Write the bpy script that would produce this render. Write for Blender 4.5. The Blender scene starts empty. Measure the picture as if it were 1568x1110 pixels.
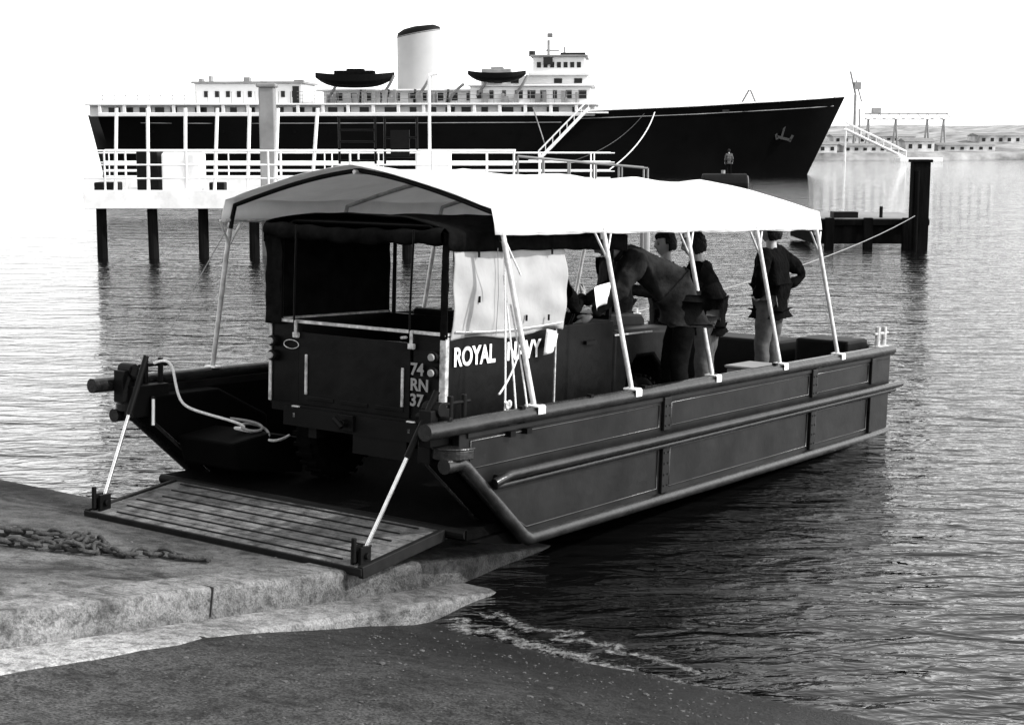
import bpy, bmesh, math, random
from mathutils import Vector, Matrix, noise
random.seed(4)
D=bpy.data; scene=bpy.context.scene; COL=scene.collection
HC=3.12

# ---------------------------------------------------------------- materials
def mat(name,v,rough=0.6,metal=0.0,var=0.25,scale=6.0,bump=0.0,bscale=40.0,spec=0.5,stretch=(1,1,1),coat=0.0):
    m=D.materials.new(name); m.use_nodes=True; nt=m.node_tree; b=nt.nodes['Principled BSDF']
    tc=nt.nodes.new('ShaderNodeTexCoord'); mp=nt.nodes.new('ShaderNodeMapping')
    mp.inputs['Scale'].default_value=stretch
    nt.links.new(tc.outputs['Object'],mp.inputs['Vector'])
    n=nt.nodes.new('ShaderNodeTexNoise'); n.inputs['Scale'].default_value=scale; n.inputs['Detail'].default_value=8; n.inputs['Roughness'].default_value=0.65
    nt.links.new(mp.outputs[0],n.inputs['Vector'])
    r=nt.nodes.new('ShaderNodeValToRGB'); e=r.color_ramp.elements
    lo=v*(1-var); hi=min(v*(1+var),0.95)
    e[0].position=0.32; e[0].color=(lo,lo,lo,1); e[1].position=0.68; e[1].color=(hi,hi,hi,1)
    nt.links.new(n.outputs[0],r.inputs[0]); nt.links.new(r.outputs[0],b.inputs['Base Color'])
    b.inputs['Roughness'].default_value=rough; b.inputs['Metallic'].default_value=metal
    b.inputs['Specular IOR Level'].default_value=spec; b.inputs['Coat Weight'].default_value=coat
    if bump>0:
        n2=nt.nodes.new('ShaderNodeTexNoise'); n2.inputs['Scale'].default_value=bscale; n2.inputs['Detail'].default_value=6
        nt.links.new(mp.outputs[0],n2.inputs['Vector'])
        bp=nt.nodes.new('ShaderNodeBump'); bp.inputs['Strength'].default_value=bump; bp.inputs['Distance'].default_value=0.02
        nt.links.new(n2.outputs[0],bp.inputs['Height']); nt.links.new(bp.outputs[0],b.inputs['Normal'])
    return m
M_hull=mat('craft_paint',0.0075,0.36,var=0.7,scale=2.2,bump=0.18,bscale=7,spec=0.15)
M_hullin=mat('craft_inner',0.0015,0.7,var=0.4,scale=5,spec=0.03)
M_tube=mat('craft_tube',0.010,0.25,var=0.7,scale=6,bump=0.2,bscale=20,spec=0.4)
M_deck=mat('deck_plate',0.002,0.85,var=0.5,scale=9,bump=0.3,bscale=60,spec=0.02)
M_ramp=mat('ramp_plate',0.13,0.8,var=0.75,scale=8,bump=1.0,bscale=130,spec=0.15)
M_rampbar=mat('ramp_bar',0.008,0.6,var=0.5,scale=8,spec=0.12)
M_steel=mat('galvanised_steel',0.38,0.5,0.2,var=0.6,scale=18,bump=0.15,bscale=40)
M_chrome=mat('bright_steel',0.6,0.25,0.9,var=0.2,scale=10)
M_alu=mat('pole_aluminium',0.45,0.4,0.2,var=0.35,scale=14)
M_white=mat('white_paint',0.8,0.5,var=0.08,scale=5)
M_shipwhite=mat('ship_white',0.68,0.5,var=0.08,scale=0.3)
M_funnel=mat('funnel_buff',0.36,0.5,var=0.08,scale=0.4)
M_shipgrey=mat('ship_grey',0.2,0.6,var=0.4,scale=0.5)
M_black=mat('black_paint',0.003,0.55,var=0.4,scale=6,spec=0.1)
M_shiphull=mat('ship_hull_blue',0.0018,0.5,var=0.5,scale=0.25,spec=0.04)
M_glass=mat('dark_glass',0.01,0.3,var=0.2,scale=4,spec=0.2)
M_rub=mat('rubber',0.003,0.9,var=0.4,scale=15,bump=0.3,bscale=50,spec=0.03)
M_rover=mat('vehicle_paint',0.0028,0.42,var=0.7,scale=5,bump=0.18,bscale=9,spec=0.09)
M_rcanv=mat('dark_canvas',0.005,0.95,var=0.5,scale=7,bump=0.6,bscale=18,spec=0.02)
M_rope=mat('rope',0.65,0.9,var=0.25,scale=60,bump=0.6,bscale=150)
M_ropeD=mat('weathered_rope',0.22,0.9,var=0.3,scale=60,bump=0.6,bscale=150)
M_chain=mat('rusty_chain',0.03,0.7,0.2,var=0.7,scale=30,bump=0.6,bscale=80)
M_skin=mat('skin',0.30,0.5,var=0.12,scale=12)
M_hairD=mat('dark_hair',0.005,0.6,var=0.5,scale=80,bump=1,bscale=120,stretch=(1,1,.3),spec=.15)
M_hairL=mat('grey_hair',0.4,0.7,var=0.3,scale=80,bump=1,bscale=120)
M_coat=mat('grey_coat',0.013,0.85,var=0.6,scale=9,bump=1.0,bscale=11,spec=0.06)
M_jump=mat('dark_jumper',0.003,0.95,var=0.4,scale=12,bump=0.8,bscale=25,spec=0.03)
M_trs=mat('grey_trousers',0.07,0.9,var=0.3,scale=10,bump=0.6,bscale=14,spec=0.1)
M_trd=mat('dark_trousers',0.004,0.9,var=0.3,scale=10,bump=0.6,bscale=14,spec=0.03)
M_timber=mat('dark_timber',0.005,0.95,var=0.6,scale=3,bump=0.8,bscale=10,stretch=(1,1,.2),spec=0.03)
M_pierw=mat('pier_white',0.75,0.7,var=0.2,scale=1.5)
M_land=mat('far_land',0.2,0.95,var=0.8,scale=0.22)
M_bld=mat('building_render',0.4,0.8,var=0.6,scale=0.3)
M_bldd=mat('weathered_ironwork',0.10,0.8,var=0.5,scale=0.3)
M_roof=mat('building_roof',0.15,0.8,var=0.4,scale=0.3)
M_stone=mat('beach_stones',0.05,0.8,var=0.8,scale=3)

def canvas_mat(name,v,tr):
    m=mat(name,v,0.9,var=0.1,scale=3,bump=0.5,bscale=7,spec=0.1)
    nt=m.node_tree; b=nt.nodes['Principled BSDF']; out=[n for n in nt.nodes if n.type=='OUTPUT_MATERIAL'][0]
    t=nt.nodes.new('ShaderNodeBsdfTranslucent'); t.inputs[0].default_value=(v,v,v,1)
    mx=nt.nodes.new('ShaderNodeMixShader'); mx.inputs[0].default_value=tr
    nt.links.new(b.outputs[0],mx.inputs[1]); nt.links.new(t.outputs[0],mx.inputs[2]); nt.links.new(mx.outputs[0],out.inputs[0])
    return m
M_canopy=canvas_mat('canopy_canvas',0.82,0.25)
M_lcanv=canvas_mat('pale_canvas',0.33,0.06)

def concrete(name,v,wet=True,dark=0.25,sc=1.6,fine=.7,wetmin=.18):
    m=D.materials.new(name); m.use_nodes=True; nt=m.node_tree; N=nt.nodes; L=nt.links; b=N['Principled BSDF']
    g=N.new('ShaderNodeNewGeometry')
    n1=N.new('ShaderNodeTexNoise'); n1.inputs['Scale'].default_value=sc; n1.inputs['Detail'].default_value=12; n1.inputs['Roughness'].default_value=0.72; n1.inputs['Distortion'].default_value=.5
    n2=N.new('ShaderNodeTexNoise'); n2.inputs['Scale'].default_value=70; n2.inputs['Detail'].default_value=6
    n3=N.new('ShaderNodeTexNoise'); n3.inputs['Scale'].default_value=sc*6; n3.inputs['Detail'].default_value=8; n3.inputs['Roughness'].default_value=.7
    for n in (n1,n2,n3): L.new(g.outputs['Position'],n.inputs['Vector'])
    r=N.new('ShaderNodeValToRGB'); e=r.color_ramp.elements
    e[0].position=0.38; e[0].color=(v*dark,)*3+(1,); e[1].position=0.66; e[1].color=(v*1.15,)*3+(1,)
    L.new(n1.outputs[0],r.inputs[0])
    r2=N.new('ShaderNodeValToRGB'); r2.color_ramp.elements[0].position=0.35; r2.color_ramp.elements[0].color=(fine,)*3+(1,); r2.color_ramp.elements[1].position=0.6; r2.color_ramp.elements[1].color=(1.1,)*3+(1,)
    L.new(n2.outputs[0],r2.inputs[0])
    r3=N.new('ShaderNodeValToRGB'); r3.color_ramp.elements[0].position=0.36; r3.color_ramp.elements[0].color=(.3,)*3+(1,); r3.color_ramp.elements[1].position=0.54; r3.color_ramp.elements[1].color=(1.05,)*3+(1,)
    L.new(n3.outputs[0],r3.inputs[0])
    mx=N.new('ShaderNodeMix'); mx.data_type='RGBA'; mx.blend_type='MULTIPLY'; mx.inputs[0].default_value=1
    L.new(r.outputs[0],mx.inputs[6]); L.new(r2.outputs[0],mx.inputs[7])
    mx3=N.new('ShaderNodeMix'); mx3.data_type='RGBA'; mx3.blend_type='MULTIPLY'; mx3.inputs[0].default_value=.85
    L.new(mx.outputs[2],mx3.inputs[6]); L.new(r3.outputs[0],mx3.inputs[7])
    last=mx3.outputs[2]
    if wet:
        sp=N.new('ShaderNodeSeparateXYZ'); L.new(g.outputs['Position'],sp.inputs[0])
        ad=N.new('ShaderNodeMath'); ad.operation='MULTIPLY_ADD'; L.new(n1.outputs[0],ad.inputs[0]); ad.inputs[1].default_value=-0.7; L.new(sp.outputs[2],ad.inputs[2])
        mr=N.new('ShaderNodeMapRange'); mr.inputs[1].default_value=-0.22; mr.inputs[2].default_value=0.25; mr.inputs[3].default_value=wetmin; mr.inputs[4].default_value=1
        L.new(ad.outputs[0],mr.inputs[0])
        m2=N.new('ShaderNodeMix'); m2.data_type='RGBA'; m2.blend_type='MULTIPLY'; m2.inputs[0].default_value=1
        L.new(last,m2.inputs[6]); L.new(mr.outputs[0],m2.inputs[7]); last=m2.outputs[2]
        mr2=N.new('ShaderNodeMapRange'); mr2.inputs[1].default_value=-0.22; mr2.inputs[2].default_value=0.0; mr2.inputs[3].default_value=0.4; mr2.inputs[4].default_value=0.9
        L.new(ad.outputs[0],mr2.inputs[0]); L.new(mr2.outputs[0],b.inputs['Roughness'])
        b.inputs['Specular IOR Level'].default_value=.15
    L.new(last,b.inputs['Base Color'])
    bp=N.new('ShaderNodeBump'); bp.inputs['Strength'].default_value=0.8; bp.inputs['Distance'].default_value=0.014
    L.new(n2.outputs[0],bp.inputs['Height']); 
    bp2=N.new('ShaderNodeBump'); bp2.inputs['Strength'].default_value=0.8; bp2.inputs['Distance'].default_value=0.035
    L.new(n3.outputs[0],bp2.inputs['Height']); L.new(bp.outputs[0],bp2.inputs['Normal']); L.new(bp2.outputs[0],b.inputs['Normal'])
    return m
M_slip=concrete('slipway_concrete',0.19,dark=0.2)
M_kerb=concrete('kerb_concrete',0.27,dark=0.3,sc=2.6,wetmin=.4)
M_ledge=concrete('ledge_concrete',0.5,dark=0.35,sc=2.2,wetmin=.4)
M_gravel=concrete('gravel',0.10,dark=0.3,sc=2.5,fine=.3)
M_joint=mat('joint_filler',0.03,0.9,var=.4)

def water_mat():
    m=D.materials.new('water'); m.use_nodes=True; nt=m.node_tree; N=nt.nodes; L=nt.links; b=N['Principled BSDF']
    b.inputs['Base Color'].default_value=(.003,.003,.003,1); b.inputs['Roughness'].default_value=0.03; b.inputs['IOR'].default_value=1.33
    g=N.new('ShaderNodeNewGeometry'); 
    prev=None
    for sx,sy,sc,st,dist in ((0.45,1.3,0.7,0.8,0.13),(0.6,1.6,2.6,0.9,0.065),(0.8,1.4,9,0.7,0.016)):
        mp=N.new('ShaderNodeMapping'); mp.inputs['Scale'].default_value=(sx,sy,1); mp.inputs['Rotation'].default_value=(0,0,0.12)
        L.new(g.outputs['Position'],mp.inputs['Vector'])
        n=N.new('ShaderNodeTexNoise'); n.inputs['Scale'].default_value=sc; n.inputs['Detail'].default_value=2.5; n.inputs['Distortion'].default_value=0.7
        L.new(mp.outputs[0],n.inputs['Vector'])
        bp=N.new('ShaderNodeBump'); bp.inputs['Strength'].default_value=st; bp.inputs['Distance'].default_value=dist
        L.new(n.outputs[0],bp.inputs['Height'])
        if prev: L.new(prev,bp.inputs['Normal'])
        prev=bp.outputs[0]
    L.new(prev,b.inputs['Normal'])
    return m
M_water=water_mat()

def foam_mat():
    m=D.materials.new('foam'); m.use_nodes=True; nt=m.node_tree; N=nt.nodes; L=nt.links; b=N['Principled BSDF']
    b.inputs['Base Color'].default_value=(.35,.35,.35,1); b.inputs['Roughness'].default_value=0.8
    g=N.new('ShaderNodeNewGeometry'); n=N.new('ShaderNodeTexNoise'); n.inputs['Scale'].default_value=26; n.inputs['Detail'].default_value=8; n.inputs['Roughness'].default_value=0.8
    L.new(g.outputs['Position'],n.inputs['Vector'])
    at=N.new('ShaderNodeAttribute'); at.attribute_name='edge'
    ad=N.new('ShaderNodeMath'); ad.operation='ADD'; L.new(n.outputs[0],ad.inputs[0]); 
    ml=N.new('ShaderNodeMath'); ml.operation='MULTIPLY'; L.new(at.outputs['Fac'],ml.inputs[0]); ml.inputs[1].default_value=0.22; L.new(ml.outputs[0],ad.inputs[1])
    mr=N.new('ShaderNodeMapRange'); mr.inputs[1].default_value=0.60; mr.inputs[2].default_value=0.95; mr.inputs[4].default_value=.85
    L.new(ad.outputs[0],mr.inputs[0]); L.new(mr.outputs[0],b.inputs['Alpha'])
    return m
M_foam=foam_mat()

# ---------------------------------------------------------------- helpers
def empty(name,matrix=None):
    o=D.objects.new(name,None); COL.objects.link(o); o.empty_display_size=0.3
    if matrix is not None: o.matrix_world=matrix
    return o
def link(o,parent=None):
    COL.objects.link(o)
    if parent: o.parent=parent
    return o
def frompy(name,vs,fs,m,parent=None,smooth=False,bevel=0,seg=2):
    me=D.meshes.new(name); me.from_pydata([tuple(v) for v in vs],[],fs); me.validate(); me.update()
    bm=bmesh.new(); bm.from_mesh(me); bmesh.ops.recalc_face_normals(bm,faces=bm.faces); bm.to_mesh(me); bm.free()
    if smooth:
        for p in me.polygons: p.use_smooth=True
    me.materials.append(m); o=D.objects.new(name,me); link(o,parent)
    if bevel>0:
        b=o.modifiers.new('b','BEVEL'); b.width=bevel; b.segments=seg; b.limit_method='ANGLE'
    return o
class Acc:
    def __init__(s): s.v=[]; s.f=[]
    def add(s,vs,fs):
        k=len(s.v); s.v+= [Vector(v) for v in vs]; s.f+=[tuple(i+k for i in f) for f in fs]
    def box(s,c,sz,rot=None):
        c=Vector(c); h=Vector(sz)/2; R=rot or Matrix.Identity(3)
        vs=[c+R@Vector((x*h.x,y*h.y,z*h.z)) for x in(-1,1) for y in(-1,1) for z in(-1,1)]
        s.add(vs,[(0,1,3,2),(4,6,7,5),(0,4,5,1),(2,3,7,6),(0,2,6,4),(1,5,7,3)]); return s
    def bx(s,x0,x1,y0,y1,z0,z1): return s.box(((x0+x1)/2,(y0+y1)/2,(z0+z1)/2),(abs(x1-x0),abs(y1-y0),abs(z1-z0)))
    def cyl(s,p0,p1,r,n=10,r1=None):
        p0=Vector(p0);p1=Vector(p1); r1=r if r1 is None else r1
        d=(p1-p0).normalized(); a=d.orthogonal().normalized(); b=d.cross(a)
        vs=[];fs=[]
        for i in range(n):
            t=2*math.pi*i/n; o=a*math.cos(t)+b*math.sin(t); vs+=[p0+o*r,p1+o*r1]
        for i in range(n):
            j=(i+1)%n; fs.append((2*i,2*j,2*j+1,2*i+1))
        fs.append(tuple(2*i for i in range(n))); fs.append(tuple(2*i+1 for i in reversed(range(n))))
        s.add(vs,fs); return s
    def prism(s,poly,y0,y1):
        n=len(poly); vs=[(x,y0,z) for x,z in poly]+[(x,y1,z) for x,z in poly]
        fs=[tuple(range(n)),tuple(range(2*n-1,n-1,-1))]+[(i,(i+1)%n,n+(i+1)%n,n+i) for i in range(n)]
        s.add(vs,fs); return s
    def build(s,name,m,parent=None,bevel=0,smooth=False,seg=2): return frompy(name,s.v,s.f,m,parent,smooth,bevel,seg)
def tube(name,pts,r,m,parent=None,closed=False,smooth=False,res=3):
    c=D.curves.new(name,'CURVE'); c.dimensions='3D'; c.bevel_depth=r; c.bevel_resolution=res; c.use_fill_caps=True
    if smooth:
        sp=c.splines.new('NURBS'); sp.points.add(len(pts)-1); sp.order_u=4; sp.use_endpoint_u=True; c.resolution_u=8
    else:
        sp=c.splines.new('POLY'); sp.points.add(len(pts)-1)
    for p,q in zip(sp.points,pts): p.co=(q[0],q[1],q[2],1)
    sp.use_cyclic_u=closed; c.materials.append(m)
    o=D.objects.new(name,c); link(o,parent); return o
def text(name,s,size,loc,rot,m,parent,ext=0.002,sx=1.0):
    c=D.curves.new(name,'FONT'); c.body=s; c.size=size; c.extrude=ext; c.offset=size*0.028; c.materials.append(m)
    o=D.objects.new(name,c); link(o,parent); o.location=loc; o.rotation_euler=rot; o.scale=(sx,1,1); return o

A2=Vector((.5706,.8212,0)).normalized(); L2=Vector((-A2.y,A2.x,0))
def frame(origin,slope):
    c=math.cos(math.atan(slope)); s=math.sin(math.atan(slope))
    X=Vector((A2.x*c,A2.y*c,-s)); Y=L2.copy(); Z=X.cross(Y)
    m=Matrix.Identity(4)
    for i in range(3): m[i][0]=X[i]; m[i][1]=Y[i]; m[i][2]=Z[i]; m[i][3]=origin[i]
    return m
MC=frame((-.489,10.31,HC-2.64),0.0505)
MS=frame((.28,11.2,0),0.16)

# ---------------------------------------------------------------- water & ground
frompy('water',[(-3000,-60,0),(3000,-60,0),(3000,4000,0),(-3000,4000,0)],[(0,1,2,3)],M_water)
slip=empty('slipway',MS)
a=Acc(); 
xs=[-26,-20.5,-15.2,-10.1,-6.9,-3.55,0.2,4,9]
for i in range(len(xs)-1): a.bx(xs[i]+.003,xs[i+1]-.003,.32,2.75,-0.6,0)
xs2=[-26,-20.5,-15.2,-10.1,-6.9,-3.55,-1.65]
for i in range(len(xs2)-1):
    for (y0,y1) in ((2.756,7.0),(7.01,12),(12.01,18)):
        a.bx(xs2[i]+.003,xs2[i+1]-.003,y0,y1,-0.9,0)
a.build('slab',M_slip,slip,bevel=.008)
def worn(name,y0,y1,zt,zb,m,seed,amp,widen=0):
    vs=[];fs=[]; n=400; x0,x1=-16,6
    prof=[(y0,zb),(y0,zt-.03),(y0+.006,zt-.010),(y0+.025,zt),(y0+.1,zt),(y1,zt)]
    K=len(prof)
    for i in range(n+1):
        x=x0+(x1-x0)*i/n
        wd=-widen*max(0,-3.4-x)
        for k,(y,z) in enumerate(prof):
            c=noise.noise((x*2.5,seed,k*.15)); c2=max(0,noise.noise((x*1.7,seed+9,0))-.25)*2
            f=1 if 0<k<4 else (.4 if k==0 else .2)
            vs.append((x,y+(wd if k<K-1 else 0)+amp*f*(c+ c2*1.5),z-amp*.6*(k in(1,2,3))*abs(c)-amp*c2*(k in (2,3))+.004*noise.noise((x*.8,seed,3))))
    for i in range(n):
        for k in range(K-1): fs.append((i*K+k,(i+1)*K+k,(i+1)*K+k+1,i*K+k+1))
    frompy(name,vs,fs,m,slip,smooth=False)
worn('kerb_edge',0,.318,.012,-.5,M_kerb,3,.015)
worn('lower_ledge',-.34,.0,-.175,-.5,M_ledge,7,.022,.04)
a=Acc()
for x in (-10.1,-6.9,-3.55): a.bx(x-.003,x+.003,-.014,.3,-.16,.0125)
a.build('kerb_joints',M_joint,slip)
vs=[];fs=[]; nx,ny=140,80
def gz(x,y):
    lift=min(.13,max(0,(-2.0-x)*.075))
    return -0.31+lift+0.05*noise.noise((x*.5,y*.5,0))*min(1,max(.2,(-.3-y)))+0.015*noise.noise((x*3,y*3,2))
for i in range(nx):
    for j in range(ny):
        x=-26+32*i/(nx-1); y=-0.28-16*(j/(ny-1))**1.3
        vs.append((x,y,gz(x,y)))
for i in range(nx-1):
    for j in range(ny-1): fs.append((i*ny+j,(i+1)*ny+j,(i+1)*ny+j+1,i*ny+j+1))
ground=frompy('beach_ground',vs,fs,M_gravel,smooth=True); ground.matrix_world=MS
def stones(name,n,xr,yr,zf,rr,parentM,lift=False):
    bm=bmesh.new()
    for k in range(n):
        x=random.uniform(*xr); y=random.uniform(*yr); r=random.uniform(*rr)*(1 if random.random()<.95 else 2.2)
        zz=gz(x,y) if lift else zf
        mm=Matrix.Translation((x,y,zz+r*.05))@Matrix.Rotation(random.random()*6.3,4,'Z')@Matrix.Diagonal((r*random.uniform(.8,1.5),r,r*random.uniform(.3,.6),1))
        bmesh.ops.create_icosphere(bm,subdivisions=1,radius=1,matrix=mm)
    me=D.meshes.new(name); bm.to_mesh(me); bm.free(); me.materials.append(M_stone)
    o=D.objects.new(name,me); link(o); o.matrix_world=parentM; return o
stones('beach_pebbles',1600,(-7.5,-1.9),(-3.5,-0.4),-0.31,(.003,.010),MS,True)
stones('slipway_grit',500,(-8,-1.3),(0.05,3.5),0.0,(.003,.014),MS)
def foam(name,path,w,parent=None):
    vs=[];fs=[];ed=[]
    n=len(path)
    for i,p in enumerate(path):
        p=Vector((p[0],p[1],0)); q=Vector(path[min(i+1,n-1)]+(0,)) -Vector(path[max(i-1,0)]+(0,)); nrm=Vector((-q.y,q.x,0)).normalized()
        ww=w*(0.5+0.8*abs(noise.noise((i*.35,w*9,0))))*min(1,i/3,(n-1-i)/3)
        for k in range(5):
            t=(k-2)/2; vs.append((p.x+nrm.x*ww*t,p.y+nrm.y*ww*t,0.006)); ed.append(1-abs(t))
    for i in range(n-1):
        for k in range(4): fs.append((i*5+k,(i+1)*5+k,(i+1)*5+k+1,i*5+k+1))
    me=D.meshes.new(name); me.from_pydata(vs,[],fs); at=me.attributes.new('edge','FLOAT','POINT')
    for i,v in enumerate(ed): at.data[i].value=v
    me.materials.append(M_foam); o=D.objects.new(name,me); link(o,parent); return o
fo=empty('shore_foam')
def sp(s,e): 
    v=Vector((.28,11.2,0))+A2*s-L2*e; return (v.x,v.y)
def wob(s0,e0,s1,e1,n,amp,seed):
    return [sp(s0+(s1-s0)*i/n+amp*noise.noise((i*.3,seed,0)),e0+(e1-e0)*i/n+amp*noise.noise((i*.3,seed,5))) for i in range(n+1)]
foam('foam_line_1',wob(-1.85,.4,-2.15,3.4,60,.2,1),.18,fo)
foam('foam_line_2',wob(-1.6,.5,-1.75,2.2,40,.25,2),.12,fo)

# ---------------------------------------------------------------- landing craft
craft=empty('landing_craft',MC)
prof=[(-.50,.71),(-.50,.49),(.31,-.14),(7.25,-.14),(7.25,.71)]
def side(tag,y,s):
    o=-s
    a=Acc().prism(prof,y,y-o*0.06); a.build(tag+'_side_wall',M_hull,craft,bevel=.006)
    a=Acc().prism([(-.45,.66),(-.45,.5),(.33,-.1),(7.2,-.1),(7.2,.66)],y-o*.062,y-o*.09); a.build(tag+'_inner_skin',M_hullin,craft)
    tube(tag+'_gunwale',[(-.87,y,.745),(7.27,y,.745)],.056,M_tube,craft,res=5)
    tube(tag+'_bottom_tube',[(-.66,y-o*0.0,.50),(-.50,y,.50),(-.44,y,.47),(.26,y,-.10),(.34,y,-.14),(7.27,y,-.14)],.052,M_tube,craft,res=5)
    a=Acc()
    a.bx(-.10,7.33,y,y+o*.075,.335,.375)
    a.build(tag+'_strake_web',M_hull,craft)
    tube(tag+'_strake_tube',[(-.16,y+o*.055,.33),(-.02,y+o*.085,.375),(7.38,y+o*.085,.375)],.034,M_tube,craft,res=4)
    tube(tag+'_strake_tube_lower',[(-.12,y+o*.03,.30),(7.32,y+o*.035,.315)],.026,M_tube,craft,res=4)
    ribs=[2.27,5.2,6.72]
    a=Acc()
    for r in ribs:
        a.bx(r-.055,r+.055,y+o*.001,y+o*.03,-.09,.325); a.bx(r-.055,r+.055,y+o*.001,y+o*.03,.42,.69)
    a.bx(-.42,7.2,y+o*.001,y+o*.014,.655,.70)
    a.build(tag+'_side_ribs',M_hull,craft,bevel=.006)
    a=Acc()
    for r in ribs[:2]:
        for z in (-.03,.06,.15,.24,.46,.54,.62):
            for dx in (-.03,.03): a.cyl((r+dx,y+o*.03,z),(r+dx,y+o*.038,z),.008,6)
    a.build(tag+'_bolts',M_tube,craft)
    pan=[[(-.38,.45),(2.17,.45),(2.17,.635),(-.38,.635)],[(2.37,.45),(5.1,.45),(5.1,.635),(2.37,.635)],[(5.3,.45),(6.62,.45),(6.62,.635),(5.3,.635)],
         [(-.22,.27),(.30,-.05),(2.17,-.05),(2.17,.27)],[(2.37,-.05),(5.1,-.05),(5.1,.27),(2.37,.27)],[(5.3,-.05),(6.62,-.05),(6.62,.27),(5.3,.27)]]
    for i,p in enumerate(pan):
        tube(tag+'_panel_bead_%d'%i,[(x,y+o*.002,z) for x,z in p],.0085,M_tube,craft,closed=True,res=2)
side('starboard',-.50,1); side('port',2.68,-1)
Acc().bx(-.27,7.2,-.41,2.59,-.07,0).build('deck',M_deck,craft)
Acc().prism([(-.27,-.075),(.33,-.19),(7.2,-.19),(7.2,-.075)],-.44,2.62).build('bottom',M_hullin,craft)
Acc().bx(7.2,7.26,-.44,2.62,-.19,.70).build('transom',M_hull,craft,bevel=.01)
Acc().bx(6.5,7.19,-.38,2.56,.0,.32).build('stern_platform',M_deck,craft,bevel=.01)
Acc().bx(4.3,6.49,-.36,2.56,.002,.12).build('aft_deck',M_deck,craft,bevel=.01)
Acc().bx(1.55,4.2,-.41,-.06,.002,.42).build('side_deck',M_deck,craft,bevel=.01)
a=Acc().bx(4.55,5.05,-.3,.1,.12,.70); a.bx(4.53,5.07,-.32,.12,.70,.73); a.build('locker',M_shipgrey,craft,bevel=.015)
a=Acc().bx(6.6,7.1,.5,1.6,.3,.8); a.build('engine_box',M_black,craft,bevel=.03)
a=Acc().bx(6.55,7.1,-.3,.3,.3,.86); a.build('stern_box',M_black,craft,bevel=.03)
tube('stern_rail',[(7.24,-.5,.745),(7.24,2.68,.745)],.05,M_tube,craft)
a=Acc()
for (x,y) in ((6.95,-.46),(6.95,2.6)):
    a.cyl((x,y,.78),(x,y,1.0),.028,10); a.cyl((x+.18,y,.78),(x+.18,y,1.0),.028,10); a.cyl((x-.1,y,.93),(x+.28,y,.93),.016,8)
    a.bx(x-.08,x+.26,y-.06,y+.06,.77,.80)
a.build('stern_bollards',M_steel,craft)
for tag,y,o in (('starboard',-.50,-1),('port',2.68,1)):
    a=Acc()
    n=20
    for (z0,z1,r) in ((.535,.60,.155),(.60,.615,.165)):
        poly=[]
        for i in range(n+1):
            t=math.pi*i/n; poly.append((-.46-r*1.25*math.sin(t),y+ (-o)*.06 + r*math.cos(t)))
        vs=[(px,py,z0) for px,py in poly]+[(px,py,z1) for px,py in poly]; m=len(poly)
        a.add(vs,[tuple(range(m)),tuple(range(2*m-1,m-1,-1))]+[(i,(i+1)%m,m+(i+1)%m,m+i) for i in range(m)])
    a.build(tag+'_bow_fender',M_tube,craft,bevel=.012)
    yi=y-o*.12
    a=Acc().bx(-.66,-.30,min(yi,yi-o*.1),max(yi,yi-o*.1),.50,.74)
    a.bx(-.72,-.52,yi-.05,yi+.05,.62,.86)
    a.cyl((-.62,yi-.07,.86),(-.62,yi+.07,.86),.05,14)
    a.cyl((-.62,yi-.14,.80),(-.62,yi+.14,.80),.022,10)
    a.cyl((-.45,yi,.74),(-.45,yi,.93),.022,8); a.cyl((-.30,yi,.74),(-.30,yi,.93),.022,8)
    a.cyl((-.52,yi,.88),(-.23,yi,.88),.014,8)
    a.build(tag+'_bow_bracket',M_black,craft,bevel=.006)
    yw0=y-o*.09; yw1=y-o*.26
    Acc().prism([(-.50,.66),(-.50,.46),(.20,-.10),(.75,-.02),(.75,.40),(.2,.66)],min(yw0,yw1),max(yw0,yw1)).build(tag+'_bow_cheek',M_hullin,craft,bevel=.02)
    tube(tag+'_cheek_rim',[(-.50,yw1,.66),(-.50,yw1,.46),(.20,yw1,-.10)],.016,M_tube,craft)
tube('port_cheek_highlight',[(-.515,2.40,.64),(-.515,2.40,.44)],.012,M_white,craft)  # white strip: bright highlight on the bow cheek, put in as colour
a=Acc()
for (x,z) in ((.2,.79),(.42,.79),(1.1,.79),(1.9,.79),(3.1,.79),(4.3,.79)): a.bx(x-.02,x+.02,-.53,-.49,z-.01,z+.025)
a.bx(.02,.08,-.55,-.5,.62,.66); a.bx(.22,.28,-.55,-.5,.62,.66)
a.build('rail_lugs',M_black,craft)
# ramp
ang=math.atan2(.10,.84)
ramp=empty('ramp'); ramp.parent=craft
ramp.rotation_euler=(0,-ang,0); ramp.location=(-.27,0,-.02)
a=Acc()
for k in range(6):
    x1=-.004-.146*k; a.bx(x1-.140,x1,-.2,2.38,-.045,0)
a.build('ramp_plates',M_ramp,ramp,bevel=.006)
Acc().bx(-.88,0,-.2,2.38,-.06,-.046).build('ramp_underplate',M_rampbar,ramp)
a=Acc()
for k in range(6):
    x=-.077-.146*k; a.bx(x-.006,x+.006,-.06+.05*(k%2),2.28-.06*(k%3),.001,.010)
a.build('ramp_bars',M_rampbar,ramp,bevel=.003)
a=Acc()
for y in (-.245,2.38): a.bx(-.885,-.02,y,y+.045,-.07,.012)
a.bx(-.90,-.886,-.24,2.42,-.05,.004)
a.build('ramp_side_rails',M_rampbar,ramp,bevel=.008)
Acc().cyl((-.26,-.4,-.03),(-.26,2.58,-.03),.035,12).build('ramp_hinge',M_black,craft)
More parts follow.
